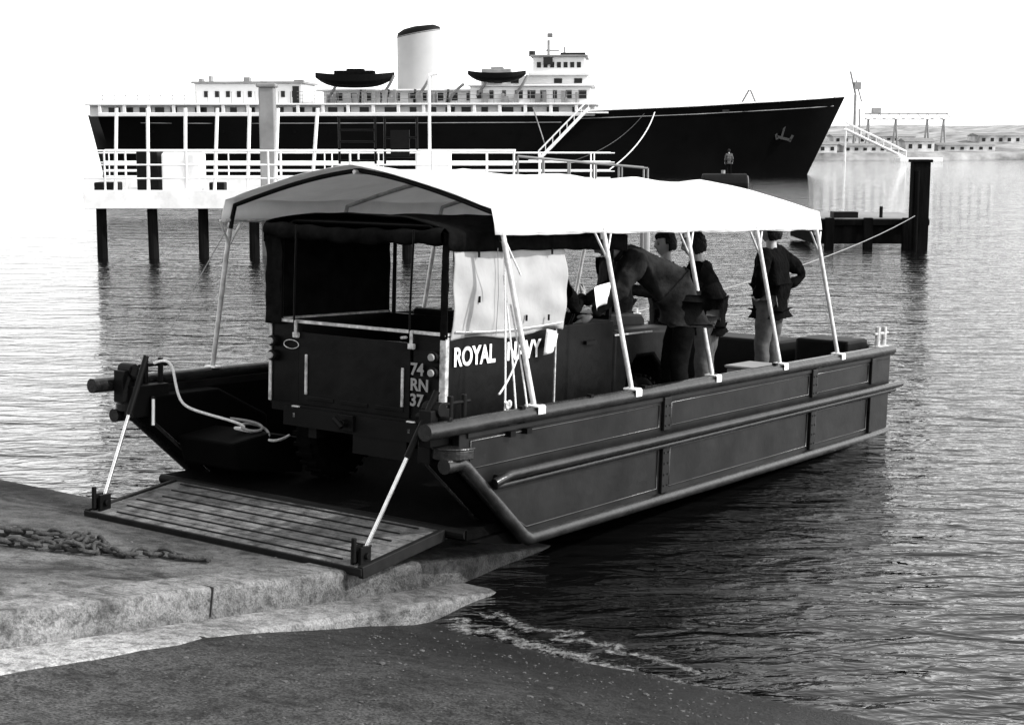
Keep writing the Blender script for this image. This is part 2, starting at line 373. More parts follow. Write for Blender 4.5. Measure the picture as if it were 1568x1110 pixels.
for tag,yb,yt in (('starboard',-.16,-.40),('port',2.33,2.36)):
    b=Vector((-1.07,yb,-.09)); t=Vector((-.62,yt,.98))
    tube(tag+'_ramp_strut',[b,t],.014,M_chrome,craft,res=4)
    tube(tag+'_strut_sleeve',[b.lerp(t,.60),t],.022,M_black,craft,res=4)
    a=Acc().bx(-1.12,-1.02,yb-.045,yb-.02,-.13,.0).bx(-1.12,-1.02,yb+.02,yb+.045,-.13,.0).cyl((-1.07,yb-.07,-.06),(-1.07,yb+.07,-.06),.022,10)
    a.cyl((-1.14,yb,-.1),(-1.14,yb,.06),.018,8)
    a.build(tag+'_strut_foot',M_black,craft,bevel=.004)
# canopy
def cano(y0,yr,y1,d0,d1,n=14,nd=52):
    zs,ze,zr=2.17,1.985,2.46
    pr=[(y0-.045,ze),(y0-.03,ze+.08),(y0,zs)]
    for i in range(1,n): 
        t=i/n; y=y0+(yr-y0)*t; z=zs+(zr-zs)*(.55*math.sin(t*math.pi/2)+.45*t); pr.append((y,z))
    pr.append((yr,zr))
    pr=pr+[(2*yr-y,z) for y,z in reversed(pr[:-1])]
    vs=[];fs=[];m=len(pr)
    for i in range(nd+1):
        d=d0+(d1-d0)*i/nd; 
        bay=abs(math.sin(math.pi*(d-.31)/1.355))
        for k,(y,z) in enumerate(pr):
            sag=.035*bay*(0.4 if k in(0,m-1) else 1)*(1 if 2<k<m-3 else .3)
            w=.010*noise.noise((d*2.2,y*2.2,z))+.006*noise.noise((d*7,y*3,z*5))
            vs.append((d+(0.02*noise.noise((y*3,z*3,1)) if i in(0,nd) else 0),y+w,z-sag+w+.006*d))
    for i in range(nd):
        for k in range(m-1): fs.append((i*m+k,(i+1)*m+k,(i+1)*m+k+1,i*m+k+1))
    o=frompy('canopy',vs,fs,M_canopy,craft,smooth=True)
    so=o.modifiers.new('s','SOLIDIFY'); so.thickness=.004
    return pr
pr=cano(-.20,1.09,2.38,.20,5.84)
poles=[.37+1.355*i for i in range(5)]
for i,d in enumerate(poles):
    dt=d-.07
    for tag,yb,yt in (('starboard',-.50,-.23),('port',2.68,2.41)):
        tube('%s_canopy_pole_%d'%(tag,i),[(d,yb,.79),(dt,yt,2.02+.006*d)],.020,M_alu,craft)
        o=-1 if tag=='starboard' else 1
        Acc().box((d+.01,yb,.80),(.09,.115,.015)).bx(d-.035,d+.055,yb+o*.057,yb+o*.064,.745,.80).build('%s_pole_foot_%d'%(tag,i),M_white,craft,bevel=.004)
        if i>0 or tag=='port':
            tube('%s_brace_a_%d'%(tag,i),[(d-.055,yt-o*-.035,1.80),(dt-.12,yt,2.0)],.010,M_alu,craft)
            tube('%s_brace_b_%d'%(tag,i),[(d-.055,yt+o*.035,1.80),(dt+.12,yt,2.0)],.010,M_alu,craft)
    hp=[(dt,y*1.0+(.012 if y<1 else -.012),z-.05+.006*d) for y,z in pr]
    tube('canopy_hoop_%d'%i,hp,.018,M_alu if i else M_black,craft)
tube('canopy_ridge_bar',[(.25,1.09,2.40),(5.8,1.09,2.43)],.016,M_alu,craft)
tube('canopy_edge_bar_s',[(.25,-.235,2.0),(5.8,-.235,2.03)],.012,M_alu,craft)
tube('canopy_edge_bar_p',[(.25,2.41,2.0),(5.8,2.41,2.03)],.012,M_alu,craft)
for k,(p,q,s) in enumerate([((.31,-.25,1.85),(.10,-.44,.76),.02),((.31,-.25,1.7),(.20,-.47,.72),.03),((.33,-.3,1.5),(.30,-.5,.72),.05),((.35,-.38,1.2),(.05,-.42,.9),.04),((.31,-.25,1.95),(.45,-.3,1.7),0)]):
    p=Vector(p);q=Vector(q); m=(p+q)/2+Vector((s,0,-s))
    tube('lashing_%d'%k,[p,m,q],.007,M_rope,craft,smooth=True)
tube('lashing_knot',[(.08,-.46,.85),(.12,-.42,.78),(.16,-.48,.82),(.11,-.45,.88),(.14,-.43,.76)],.011,M_rope,craft,smooth=True)
tube('bow_rope',[(-.55,2.36,.92),(-.45,2.28,.98),(-.42,2.27,.80),(-.40,2.24,.62),(-.30,2.2,.55),(.0,2.0,.45),(.05,1.95,.40),(-.1,2.05,.42),(.15,1.9,.36),(.05,1.7,.3),(.35,1.8,.33)],.011,M_rope,craft,smooth=True)
tube('bow_rope_coil',[(.0,2.1,.47),(.2,1.95,.44),(.1,1.8,.38),(-.05,1.95,.40),(.1,2.08,.45),(.22,1.9,.40),(.1,1.78,.36)],.011,M_ropeD,craft,smooth=True)
tube('stay_line',[(-.55,2.36,.95),(.3,2.42,1.98)],.004,M_ropeD,craft)
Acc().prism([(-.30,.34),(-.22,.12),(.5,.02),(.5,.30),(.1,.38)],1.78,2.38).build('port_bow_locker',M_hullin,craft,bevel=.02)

# ---------------------------------------------------------------- vehicle
rov=empty('military_utility_vehicle',MC)
W=1.68
a=Acc()
a.bx(.0,1.38,.0,.035,.64,1.27); a.bx(.0,1.38,W-.035,W,.64,1.27)
a.bx(.0,1.38,.036,W-.036,.64,.68)
a.bx(0.03,1.38,.036,.30,.68,.95); a.bx(0.03,1.38,W-.30,W-.036,.68,.95)
a.bx(0,.03,.036,.30,.66,1.27); a.bx(0,.03,W-.30,W-.036,.66,1.27)
a.build('tub',M_rover,rov,bevel=.008)
Acc().bx(1.36,1.39,.036,W-.036,.68,1.27).build('bulkhead',M_rover,rov)
a=Acc()
a.bx(-.015,.014,.31,W-.31,.66,1.20)
for k in range(3): a.bx(-.022,-.015,.36+.33*k,.62+.33*k,.70,.73)
a.build('tailgate',M_rover,rov,bevel=.008)
a=Acc()
for y in (0,W-.03): a.bx(1.40,2.26,y,y+.03,.62,1.27)
a.build('doors',M_rover,rov,bevel=.01)
wing=[(2.28,.62),(2.5,.62),(2.52,.80),(2.66,.93),(2.94,.93),(3.10,.80),(3.14,.62),(3.52,.66),(3.55,1.02),(3.50,1.12),(3.40,1.16),(2.28,1.19)]
a=Acc().prism(wing,0,.36).prism(wing,W-.36,W); a.build('front_wings',M_rover,rov,bevel=.04,seg=3)
a=Acc().prism([(2.28,1.10),(3.42,1.08),(3.42,1.20),(3.36,1.25),(2.28,1.30)],.365,W-.365); a.build('bonnet',M_rover,rov,bevel=.02)
Acc().bx(3.30,3.42,.37,W-.37,.62,1.079).build('grille_panel',M_rover,rov)
Acc().bx(3.6,3.68,.02,W-.02,.50,.62).build('front_bumper',M_steel,rov,bevel=.01)
a=Acc()
for y in (.06,W-.10): a.bx(2.28,2.32,y,y+.04,1.28,1.86)
a.bx(2.28,2.32,.06,W-.06,1.86,1.90); a.bx(2.28,2.32,.06,W-.06,1.27,1.31); a.bx(2.28,2.32,W/2-.02,W/2+.02,1.31,1.86)
a.build('windscreen_frame',M_rover,rov,bevel=.006)
a=Acc().bx(-.02,3.5,.42,.50,.42,.54).bx(-.02,3.5,W-.50,W-.42,.42,.54).bx(-.06,.02,.2,W-.2,.50,.64).bx(-.03,.02,.05,W-.05,.60,.66)
a.cyl((.62,.2,.37),(.62,W-.2,.37),.05); a.cyl((2.8,.2,.37),(2.8,W-.2,.37),.05)
a.bx(-.05,-.02,.3,.8,.36,.5)
a.build('chassis',M_black,rov)
for i,(x,y) in enumerate(((.62,.02),(.62,W-.22),(2.8,.02),(2.8,W-.22))):
    a=Acc(); n=28
    rings=[(.22,0),(.33,.0),(.375,.03),(.385,.06),(.385,.14),(.375,.17),(.33,.20),(.22,.20)]
    vs=[];fs=[]
    for k in range(n):
        t=2*math.pi*k/n
        for r,w in rings: vs.append((x+r*math.cos(t),y+w,.385+r*math.sin(t)))
    m=len(rings)
    for k in range(n):
        k2=(k+1)%n
        for j in range(m): fs.append((k*m+j,k2*m+j,k2*m+(j+1)%m,k*m+(j+1)%m))
    a.add(vs,fs)
    for k in range(n):
        t=2*math.pi*k/n; a.box((x+.388*math.cos(t),y+.1,.385+.388*math.sin(t)),(.02,.17,.03),Matrix.Rotation(-t,3,'Y'))
    a.build('tyre_%d'%i,M_rub,rov)
    Acc().cyl((x,y+.05,.385),(x,y+.15,.385),.22,20).cyl((x,y+.02,.385),(x,y+.05,.385),.07,12).build('wheel_rim_%d'%i,M_rover,rov)
a=Acc()
a.bx(-.022,.02,-.006,W+.006,1.268,1.290); a.bx(.02,1.38,-.008,.04,1.272,1.288); a.bx(.02,1.38,W-.04,W+.008,1.272,1.288)
a.bx(-.02,.0,-.004,.045,.62,1.24); a.bx(-.018,.02,-.008,.0,.62,1.26); a.bx(-.012,.0,W-.022,W+.004,.66,1.26)
a.bx(-.03,-.016,.36,.38,.74,1.02); a.bx(-.03,-.016,W-.40,W-.38,.74,1.04)
a.bx(1.385,1.40,-.006,.03,.66,1.27)
a.bx(2.28,2.9,-.006,.004,1.14,1.155)
a.build('galvanised_capping',M_steel,rov,bevel=.003)
a=Acc()
for y in (.24,W-.34):
    a.bx(-.05,-.02,y,y+.07,.60,.65); a.bx(-.06,-.02,y+.02,y+.05,.56,.60)
    a.cyl((-.04,y+.045,1.16),(-.04,y+.045,1.29),.013,8); a.bx(-.05,-.02,y+.02,y+.07,1.16,1.20)
a.cyl((-.03,.335,1.24),(-.09,.335,1.24),.012,8)
a.build('tailgate_fittings',M_steel,rov,bevel=.006)
a=Acc()
for y in (.085,W-.06):
    for z in (1.12,1.01): a.cyl((-.055,y-.0,z),(-.0,y,z),.042,16)
a.build('rear_lamps',M_black,rov,bevel=.006)
a=Acc()
for y in (.085,W-.06):
    for z in (1.12,1.01): a.cyl((-.075,y,z),(-.056,y,z),.026,14)
a.build('lamp_lenses',M_shipgrey,rov,bevel=.004)
a=Acc(); a.cyl((-.14,W/2,.58),(-.05,W/2,.58),.03,12); a.bx(-.09,-.06,W/2-.07,W/2+.07,.52,.64); a.cyl((-.17,W/2-.04,.56),(-.17,W/2+.04,.62),.02,8)
a.build('tow_hitch',M_rover,rov,bevel=.005)
tube('oval_badge',[(-.022,W-.235+.075*math.cos(t*.3142),1.105+.033*math.sin(t*.3142)) for t in range(20)],.0035,M_steel,rov,closed=True)
text('plate_top','74',.12,(-.022,.30,.98),(math.pi/2,0,-math.pi/2),M_shipgrey,rov)
text('plate_mid','RN',.12,(-.022,.30,.87),(math.pi/2,0,-math.pi/2),M_shipgrey,rov)
text('plate_low','37',.12,(-.022,.30,.76),(math.pi/2,0,-math.pi/2),M_shipgrey,rov)
text('door_lettering_a','ROYAL',.185,(.07,-.010,1.055),(math.pi/2,0,0),M_white,rov,ext=.002,sx=.85)
text('door_lettering_b','NAVY',.185,(.72,-.010,1.055),(math.pi/2,0,0),M_white,rov,ext=.002,sx=.9)
def sheet(name,fn,nu,nv,m,parent,th=.006):
    vs=[];fs=[]
    for i in range(nu+1):
        for j in range(nv+1): vs.append(fn(i/nu,j/nv))
    for i in range(nu):
        for j in range(nv): fs.append((i*(nv+1)+j,(i+1)*(nv+1)+j,(i+1)*(nv+1)+j+1,i*(nv+1)+j+1))
    o=frompy(name,vs,fs,m,parent,smooth=True)
    if th: 
        s=o.modifiers.new('s','SOLIDIFY'); s.thickness=th
    return o
def side_r(u,v):
    d=.03+1.43*u; z=1.235+.66*v+(.02*math.sin(u*9) if v<.05 else 0)
    bulge=.022*math.sin(math.pi*v)
    w=.016*noise.noise((d*3.1,z*5.2,1))+.012*noise.noise((d*9,z*4,3))+.008*math.sin((d+z*.6)*14)*math.sin(v*3.1)+.012*noise.noise((d*2+z*6,z*1.5,8))
    return (d,-.018-bulge+w,z)
sheet('side_canvas_starboard',side_r,80,40,M_lcanv,rov)
sheet('side_canvas_port',lambda u,v:(.03+1.40*u,W+.018+.012*noise.noise((u*5,v*4,9)),1.235+.66*v),30,12,M_rcanv,rov)
def roofc(u,v):
    d=-.05+2.42*u; t=v*2-1
    y=W/2+(W/2+.035)*math.copysign(min(1,abs(t)*1.12),t)
    if abs(t)<.893: z=2.10-.09*(abs(t)/.893)**3-.02*abs(math.sin(d*4.2))
    else: z=2.01-.15*(abs(t)-.893)/.107-.0
    return (d,y+.01*noise.noise((d*5,z*4,t)),z+.014*noise.noise((d*4,y*4,2))-.02*max(0,d-1.6))
sheet('roof_canvas',roofc,50,44,M_rcanv,rov)
def roll(u,v):
    y=-.0+W*u; t=v*2*math.pi; r=.05+.012*noise.noise((y*6,t,0))+.006*math.sin(y*22)
    return (-.05+r*math.cos(t),y,1.96-.02*math.sin(math.pi*u)+r*1.1*math.sin(t))
sheet('rolled_curtain',roll,60,14,M_rcanv,rov,th=0)
sheet('curtain_edge_port',lambda u,v:(-.03+.02*noise.noise((u*5,v*7,1)),W+.02-.16*u+.03*noise.noise((v*4,1,1)),1.25+.75*v),8,24,M_rcanv,rov)
sheet('curtain_edge_starboard',lambda u,v:(-.02+.02*noise.noise((u*5,v*7,4)),-.02+.06*u+.01*noise.noise((v*4,1,3)),1.25+.75*v),4,24,M_rcanv,rov)
for k,(y0,y1) in enumerate(((.22,.30),(1.32,1.40))):
    tube('curtain_strap_%d'%k,[(-.12,y0,2.0),(-.10,y0+.01,1.85),(-.05,y1,1.55),(-.04,y1,1.26)],.008,M_rover,rov,smooth=True)
tube('hood_hoop_rear',[(.05,.06,1.27),(.05,.06,1.95),(.05,.2,2.03),(.05,W-.2,2.03),(.05,W-.06,1.95),(.05,W-.06,1.27)],.018,M_rover,rov)
tube('hood_hoop_mid',[(1.4,.06,1.27),(1.4,.06,1.95),(1.4,.2,2.03),(1.4,W-.2,2.03),(1.4,W-.06,1.95),(1.4,W-.06,1.27)],.018,M_rover,rov)
tube('canvas_seam_a',[(.52,-.05,1.25),(.52,-.062,1.55),(.52,-.045,1.88)],.003,M_shipgrey,rov)
tube('canvas_rope',[(.06,-.03,1.30),(.5,-.05,1.27),(1.0,-.05,1.285),(1.44,-.03,1.3)],.005,M_rope,rov,smooth=True)
a=Acc()
for (d,z) in ((.3,1.52),(.28,1.84),(.9,1.36),(1.2,1.35),(1.22,1.85),(.62,1.85)): a.box((d,-.055,z),(.012,.012,.045))
a.build('canvas_toggles',M_black,rov)
a=Acc()
for y in (.2,.95):
    a.bx(1.45,1.9,y,y+.5,.95,1.08); a.bx(1.42,1.52,y,y+.5,1.08,1.32)
a.build('seats',M_black,rov,bevel=.03)
tube('steering_wheel',[(2.05+.07*math.cos(t*.3927),.45+.19*math.sin(t*.3927),1.30+.17*math.cos(t*.3927)) for t in range(16)],.012,M_black,rov,closed=True)
a=Acc().bx(1.8,1.95,-.03,.0,1.10,1.13); a.build('door_handle',M_rover,rov)
sheet('white_cloth',lambda u,v:(1.12+.2*u,-.09-.03*math.sin(u*5)+.02*v,1.27-.2*v*(1-.5*u)-.05*u),8,8,M_white,rov)

# ---------------------------------------------------------------- people
def skin(name,verts,edges,radii,m,parent,root=0,sub=2):
    me=D.meshes.new(name); me.from_pydata([tuple(v) for v in verts],edges,[]); me.materials.append(m)
    o=D.objects.new(name,me); link(o,parent)
    o.modifiers.new('skin','SKIN'); sv=me.skin_vertices[0].data
    for i,r in enumerate(radii):
        rr=r if isinstance(r,tuple) else (r,r); sv[i].radius=rr; sv[i].use_root=(i==root)
    o.modifiers['skin'].use_smooth_shade=True
    s=o.modifiers.new('sub','SUBSURF'); s.levels=sub; s.render_levels=sub
    return o
cloth_tex=D.textures.new('cloth_folds','CLOUDS'); cloth_tex.noise_scale=.14; cloth_tex.noise_depth=2
def hand(name,wr,dirv,palm_n,thumb_side,parent,curl=.6):
    f=Vector(dirv).normalized(); n=Vector(palm_n); n=(n-f*n.dot(f)).normalized(); s=f.cross(n)*thumb_side
    w=Vector(wr); V=[w-f*.02,w+f*.045]; E=[(0,1)]; R=[.026,.028]
    for k,(off,ln) in enumerate(((.028,.075),(.010,.083),(-.009,.077),(-.027,.06))):
        b=w+f*.088+s*off; i=len(V)
        V+=[b,b+(f*.8+n*.3*curl).normalized()*ln*.5,b+(f*.8+n*.3*curl).normalized()*ln*.5+(f*.5+n*curl).normalized()*ln*.5]; R+=[.012,.0095,.008]
        E+=[(1,i),(i,i+1),(i+1,i+2)]
    i=len(V); V+=[w+f*.03+s*.036,w+f*.06+s*.052+n*.01,w+f*.085+s*.05+n*.02]; R+=[.013,.011,.009]; E+=[(1,i),(i,i+1),(i+1,i+2)]
    skin(name,V,E,R,M_skin,parent,0,1)
def head(parent,c,yaw,pitch,hair,long=False):
    R=Matrix.Translation(c)@Matrix.Rotation(yaw,4,'Z')@Matrix.Rotation(pitch,4,'Y')
    bm=bmesh.new(); bmesh.ops.create_uvsphere(bm,u_segments=32,v_segments=24,radius=1)
    for v in bm.verts:
        x,y,z=v.co
        g=lambda cx,cy,cz,s: math.exp(-((x-cx)**2+(y-cy)**2+(z-cz)**2)/s)
        nar=1-.30*max(0,-z)**1.3
        X=x*.096*(1-.1*max(0,-z)) ; Y=y*.076*nar; Z=z*.122
        X+=.024*g(1,0,-.12,.018)+.010*g(.98,0,.08,.02)+.008*g(.85,0,-.62,.05)+.008*g(.6,0,-.9,.05)
        X-=.012*(g(.9,.38,.08,.02)+g(.9,-.38,.08,.02))
        Y+=.006*(g(.6,.75,-.15,.1)-g(.6,-.75,-.15,.1))
        v.co=(X,Y,Z)
    for sgn in (-1,1):
        bmesh.ops.create_uvsphere(bm,u_segments=10,v_segments=8,radius=1,matrix=Matrix.Translation((-.005,sgn*.077,-.005))@Matrix.Diagonal((.018,.008,.032,1)))
    me=D.meshes.new('head'); bm.to_mesh(me); bm.free(); [setattr(p,'use_smooth',True) for p in me.polygons]; me.materials.append(M_skin)
    o=D.objects.new('head',me); link(o,parent); o.matrix_local=R
    a=Acc(); 
    for sgn in (-1,1): a.box((.083,sgn*.03,.008),(.012,.022,.009)); a.box((.089,sgn*.03,.027),(.008,.03,.006))
    a.box((.087,0,-.062),(.012,.042,.006)); f=a.build('face_features',M_hairD,parent,bevel=.002); f.matrix_local=R
    bm=bmesh.new(); bmesh.ops.create_uvsphere(bm,u_segments=48,v_segments=34,radius=1)
    for v in bm.verts:
        x,y,z=v.co; k=1.01+.07*noise.noise((x*4,y*4,z*4))+ (.09*noise.noise((x*13,y*13,z*6)))
        v.co=(x*.112*k-.010,y*.094*k,z*.136*k+.006)
    dl=[f for f in bm.faces if (f.calc_center_median().x>.035 and f.calc_center_median().z<.062+(.0)) or f.calc_center_median().z<(-.095 if long else -.065)or (f.calc_center_median().x>-.0 and f.calc_center_median().z<-.0)]
    bmesh.ops.delete(bm,geom=dl,context='FACES')
    me=D.meshes.new('hair'); bm.to_mesh(me); bm.free(); [setattr(p,'use_smooth',True) for p in me.polygons]; me.materials.append(hair)
    o=D.objects.new('hair',me); link(o,parent); o.matrix_local=R
    s=o.modifiers.new('s','SOLIDIFY'); s.thickness=.014
def person(name,loc,yawc,J,top,trs,hair,scale=1.0,hyaw=0,hpitch=0,long=False,collar=None,coat=False):
    wl=MC@Vector(loc); yaw=math.atan2(A2.y,A2.x)+yawc
    e=empty(name); e.location=wl; e.rotation_euler=(0,0,yaw); e.scale=(scale,)*3
    j=dict(pel=(0,0,.95),bel=(.0,0,1.10),che=(.0,0,1.28),nek=(0,0,1.43),hed=(.025,0,1.62),
      shL=(0,.175,1.40),elL=(-.03,.25,1.13),wrL=(.06,.25,.89),shR=(0,-.175,1.40),elR=(-.03,-.25,1.13),wrR=(.06,-.25,.89),
      hiL=(0,.095,.90),knL=(.03,.11,.50),anL=(0,.12,.09),hiR=(0,-.095,.90),knR=(.03,-.11,.50),anR=(0,-.12,.09)); j.update(J)
    j={k:Vector(v) for k,v in j.items()}
    low=j['pel']+(j['pel']-j['bel'])*.55
    if coat: low=(j['hiL']+j['hiR'])/2*.72+(j['knL']+j['knR'])/2*.28+Vector((-.02,0,0))
    V=[j['pel'],low,j['bel'],j['che'],j['nek'],j['shL'],j['elL'],j['wrL'],j['shR'],j['elR'],j['wrR']]
    V+=[j['shL'].lerp(j['elL'],.5),j['shR'].lerp(j['elR'],.5)]
    E=[(0,1),(0,2),(2,3),(3,4),(3,5),(5,11),(11,6),(6,7),(3,8),(8,12),(12,9),(9,10)]
    k=1.10 if coat else 1
    jk=skin('jacket',V,E,[.165*k,.168*k,.15*k,.165*k,.07,.09*k,.062*k,.047*k,.09*k,.062*k,.047*k,.072*k,.072*k],top,e,sub=3)
    dm=jk.modifiers.new('folds','DISPLACE'); dm.texture=cloth_tex; dm.strength=.06; dm.mid_level=.5
    V=[j['pel']+Vector((0,0,-.02)),j['hiL'],j['hiL'].lerp(j['knL'],.45),j['knL'],j['anL'],j['hiR'],j['hiR'].lerp(j['knR'],.45),j['knR'],j['anR']]
    tr=skin('trousers',V,[(0,1),(1,2),(2,3),(3,4),(0,5),(5,6),(6,7),(7,8)],[.13,.105,.098,.078,.07,.105,.098,.078,.07],trs,e)
    dm=tr.modifiers.new('folds','DISPLACE'); dm.texture=cloth_tex; dm.strength=.035; dm.mid_level=.5
    for s in 'LR':
        a=j['an'+s]
        skin('shoe_'+s,[a+Vector((0,0,.01)),a+Vector((-.03,0,-.045)),a+Vector((.08,0,-.045)),a+Vector((.18,0,-.055))],[(0,1),(0,2),(2,3)],[.045,.042,.042,.034],M_black,e,0,1)
        d=j['wr'+s]-j['el'+s]; sgn=1 if s=='L' else -1
        hand('hand_'+s,j['wr'+s]+d.normalized()*.02,d,Vector((0.3,-sgn*1.0,0)),-sgn,e)
    skin('neck',[j['nek'].lerp(j['che'],.2),j['nek'],j['hed']+Vector((-.01,0,-.05))],[(0,1),(1,2)],[.07,.058,.055],M_skin,e,0,1)
    if collar:
        dd=(j['hed']-j['nek']).normalized(); c0=j['nek']+dd*.02; aa=dd.orthogonal().normalized(); bb=dd.cross(aa)
        tube('collar',[c0+aa*.068*math.cos(t*.5236)+bb*.068*math.sin(t*.5236) for t in range(12)],.018,collar,e,closed=True)
    head(e,j['hed'],hyaw,hpitch,hair,long)
    return e
PI=math.pi
bent=dict(pel=(-.14,0,.94),bel=(-.02,0,1.06),che=(.20,0,1.20),nek=(.37,0,1.31),hed=(.50,0,1.40),
  shL=(.27,.18,1.27),elL=(.44,.24,1.02),wrL=(.62,.20,.86),shR=(.27,-.18,1.27),elR=(.44,-.22,1.04),wrR=(.66,-.12,.92),
  hiL=(-.14,.095,.89),knL=(-.06,.11,.48),anL=(-.09,.12,.09),hiR=(-.14,-.095,.89),knR=(-.02,-.10,.48),anR=(-.03,-.12,.09))
person('man',(2.80,-.24,.42),PI*.70,bent,M_coat,M_trd,M_hairD,1.07,.1,.6,collar=M_coat,coat=True)
person('man',(5.05,.55,.12),PI*.6,dict(elL=(.12,.24,1.16),wrL=(.34,.12,1.14),elR=(.1,-.25,1.15),wrR=(.33,-.12,1.12),che=(.05,0,1.28),nek=(.09,0,1.42),hed=(.15,0,1.59),shL=(.09,.175,1.38),shR=(.09,-.175,1.38)),M_jump,M_trs,M_hairD,1.09,.1,.3,long=True)
person('man',(6.2,.42,.24),PI*.5,dict(elR=(-.14,-.44,1.17),wrR=(.0,-.22,1.02),elL=(-.08,.38,1.15),wrL=(.04,.2,1.0)),M_jump,M_trs,M_hairD,1.08,.2,.15,long=True)
person('man',(5.1,1.05,.12),PI*.7,dict(elL=(.15,.22,1.18),wrL=(.38,.1,1.2)),M_coat,M_trd,M_hairD,1.06,.4,.1)
person('man',(4.05,1.05,.12),PI*.8,dict(),M_coat,M_trd,M_hairL,1.08,.4,.2)
seat=dict(pel=(0,0,.52),bel=(.02,0,.68),che=(.05,0,.86),nek=(.06,0,1.02),hed=(.10,0,1.19),shL=(.05,.175,.98),elL=(.18,.23,.74),wrL=(.40,.16,.80),
  shR=(.05,-.175,.98),elR=(.14,-.26,.74),wrR=(.36,-.18,.84),hiL=(.05,.1,.5),knL=(.42,.13,.52),anL=(.5,.13,.12),hiR=(.05,-.1,.5),knR=(.42,-.13,.52),anR=(.5,-.13,.12))
person('man',(1.80,.40,.62),0,seat,M_jump,M_trd,M_hairD,.98,-.9,.15)
sheet('paper_sheet',lambda u,v:(2.02+.16*u,.02+.04*math.sin(u*3+v),1.36+.18*v+.05*u),6,6,M_white,rov,th=.002)

# ---------------------------------------------------------------- chain on slip
ch=empty('mooring_chain',MS)
def chain(name,path,parent,L=.12,r=.014):
    bm=bmesh.new()
    pts=[Vector(p) for p in path]; k=0
    dense=[]
    for i in range(len(pts)-1):
        n=40
        for t in range(n): dense.append(pts[i].lerp(pts[i+1],t/n))
    last=dense[0]
    for p in dense:
        if (p-last).length>=L*.72:
            d=(p-last).normalized(); c=(p+last)/2
            up=Vector((0,0,1)); s=d.cross(up).normalized(); u=s.cross(d)
            ang=.15+random.uniform(-.2,.2)
            if k%2: ang=PI/2*random.choice((.55,.75,-.6))
            a1=s*math.cos(ang)+u*math.sin(ang); nn=18; mm=7; ring=[]
            for i in range(nn):
                t=2*PI*i/nn; cx=L*.5*math.cos(t); cy=L*.3*math.sin(t)
                ctr=c+d*cx+a1*cy; rad=(d*math.cos(t)+a1*math.sin(t)).normalized(); nr=d.cross(a1)
                ring.append([bm.verts.new(ctr+rad*r*math.cos(q*2*PI/mm)+nr*r*math.sin(q*2*PI/mm)) for q in range(mm)])
            for i in range(nn):
                for q in range(mm): bm.faces.new((ring[i][q],ring[(i+1)%nn][q],ring[(i+1)%nn][(q+1)%mm],ring[i][(q+1)%mm]))
            last=p; k+=1
    me=D.meshes.new(name); bm.to_mesh(me); bm.free(); me.materials.append(M_chain); [setattr(p,'use_smooth',True) for p in me.polygons]
    o=D.objects.new(name,me); link(o,parent)
chain('chain_a',[(-3.75,1.7,.03),(-3.55,1.35,.03),(-3.3,1.25,.03),(-3.35,1.0,.03),(-3.1,.95,.03),(-3.05,.75,.03)],ch)
chain('chain_b',[(-3.4,1.55,.03),(-3.2,1.3,.06),(-3.45,1.15,.03),(-3.6,1.3,.07),(-3.3,1.4,.08),(-3.15,1.55,.03),(-3.45,1.75,.03)],ch)
chain('chain_c',[(-3.6,2.1,.03),(-3.35,1.75,.05),(-3.25,1.5,.05),(-3.4,1.3,.06)],ch)
a=Acc(); a.cyl((-3.06,.77,.025),(-2.95,.66,.025),.022,10); a.cyl((-3.0,.60,.03),(-2.86,.72,.03),.018,8); a.build('chain_shackle',M_chain,ch,bevel=.005)

# ---------------------------------------------------------------- pier (left)
def pier(name,Y,x0,x1,zt,depth,fascia,pilestep,railh=1.05,post=2.1,piles=True,white=M_pierw,off=0,pstart=.3):
    e=empty(name,Matrix.Translation((0,Y,0)))
    a=Acc(); a.bx(x0,x1,0,depth,zt-.12,zt); a.bx(x0,x1,-.06,-.002,zt-fascia,zt+.05); a.bx(x0,x1,depth+.002,depth+.06,zt-fascia,zt+.05)
    a.build('deck',white,e,bevel=.01)
    a=Acc()
    for y in (0.03,depth-.03):
        x=x0+off
        while x<x1:
            a.cyl((x,y,zt),(x,y,zt+railh),.028,6); x+=post
        for h in (railh,railh*.66,railh*.33): a.cyl((x0,y,zt+h),(x1,y,zt+h),.022,6)
    a.build('railing',white,e)
    if piles:
        a=Acc(); x=x0+pstart
        while x<x1:
            a.cyl((x+random.uniform(-.03,.03),.3,-2),(x,.3,zt-.42),.14,12,.13)
            a.bx(x-.12,x+.12,0.0,depth,zt-.42,zt-.13); x+=pilestep
        a.bx(x0,x1,1.9,2.1,zt-.42,zt-.3)
        a.build('piles',M_timber,e)
    return e
p1=pier('timber_pier',38.8,-11.0,0.1,1.72,2.2,.42,1.32,off=.55,pstart=.35)
a=Acc()
for x in (-10.15,-9.3,-8.35,-7.6,-6.75,-6.05,-5.1): 
    a.cyl((x-.05,.06,1.72),(x+random.uniform(.0,.18),.06,3.85),.045,8)
a.build('tall_posts',M_white,p1)
a=Acc().cyl((-2.15,.8,1.7),(-2.15,.8,4.7),.04,8).cyl((-2.15,.8,4.7),(-1.95,.8,4.75),.04,8); a.build('lamp_column',M_white,p1)
a=Acc().bx(-6.62,-6.22,1.0,1.4,-1,4.4); a.bx(-6.68,-6.16,.95,1.45,4.4,4.5); a.build('mooring_dolphin',M_shipgrey,p1,bevel=.03)
a=Acc().bx(-9.75,-9.2,.5,1.2,1.72,2.75).bx(-4.2,-3.9,.6,1.0,1.72,2.4).bx(-10.9,-10.3,.6,1.2,1.72,1.95).bx(-7.9,-7.5,.6,1.0,1.72,1.95); a.build('equipment_boxes',M_black,p1,bevel=.03)
a=Acc().bx(-9.1,-8.1,.5,1.3,1.72,2.7).bx(-2.5,-1.6,.4,1.3,1.72,2.75); a.build('white_lockers',M_pierw,p1,bevel=.04)
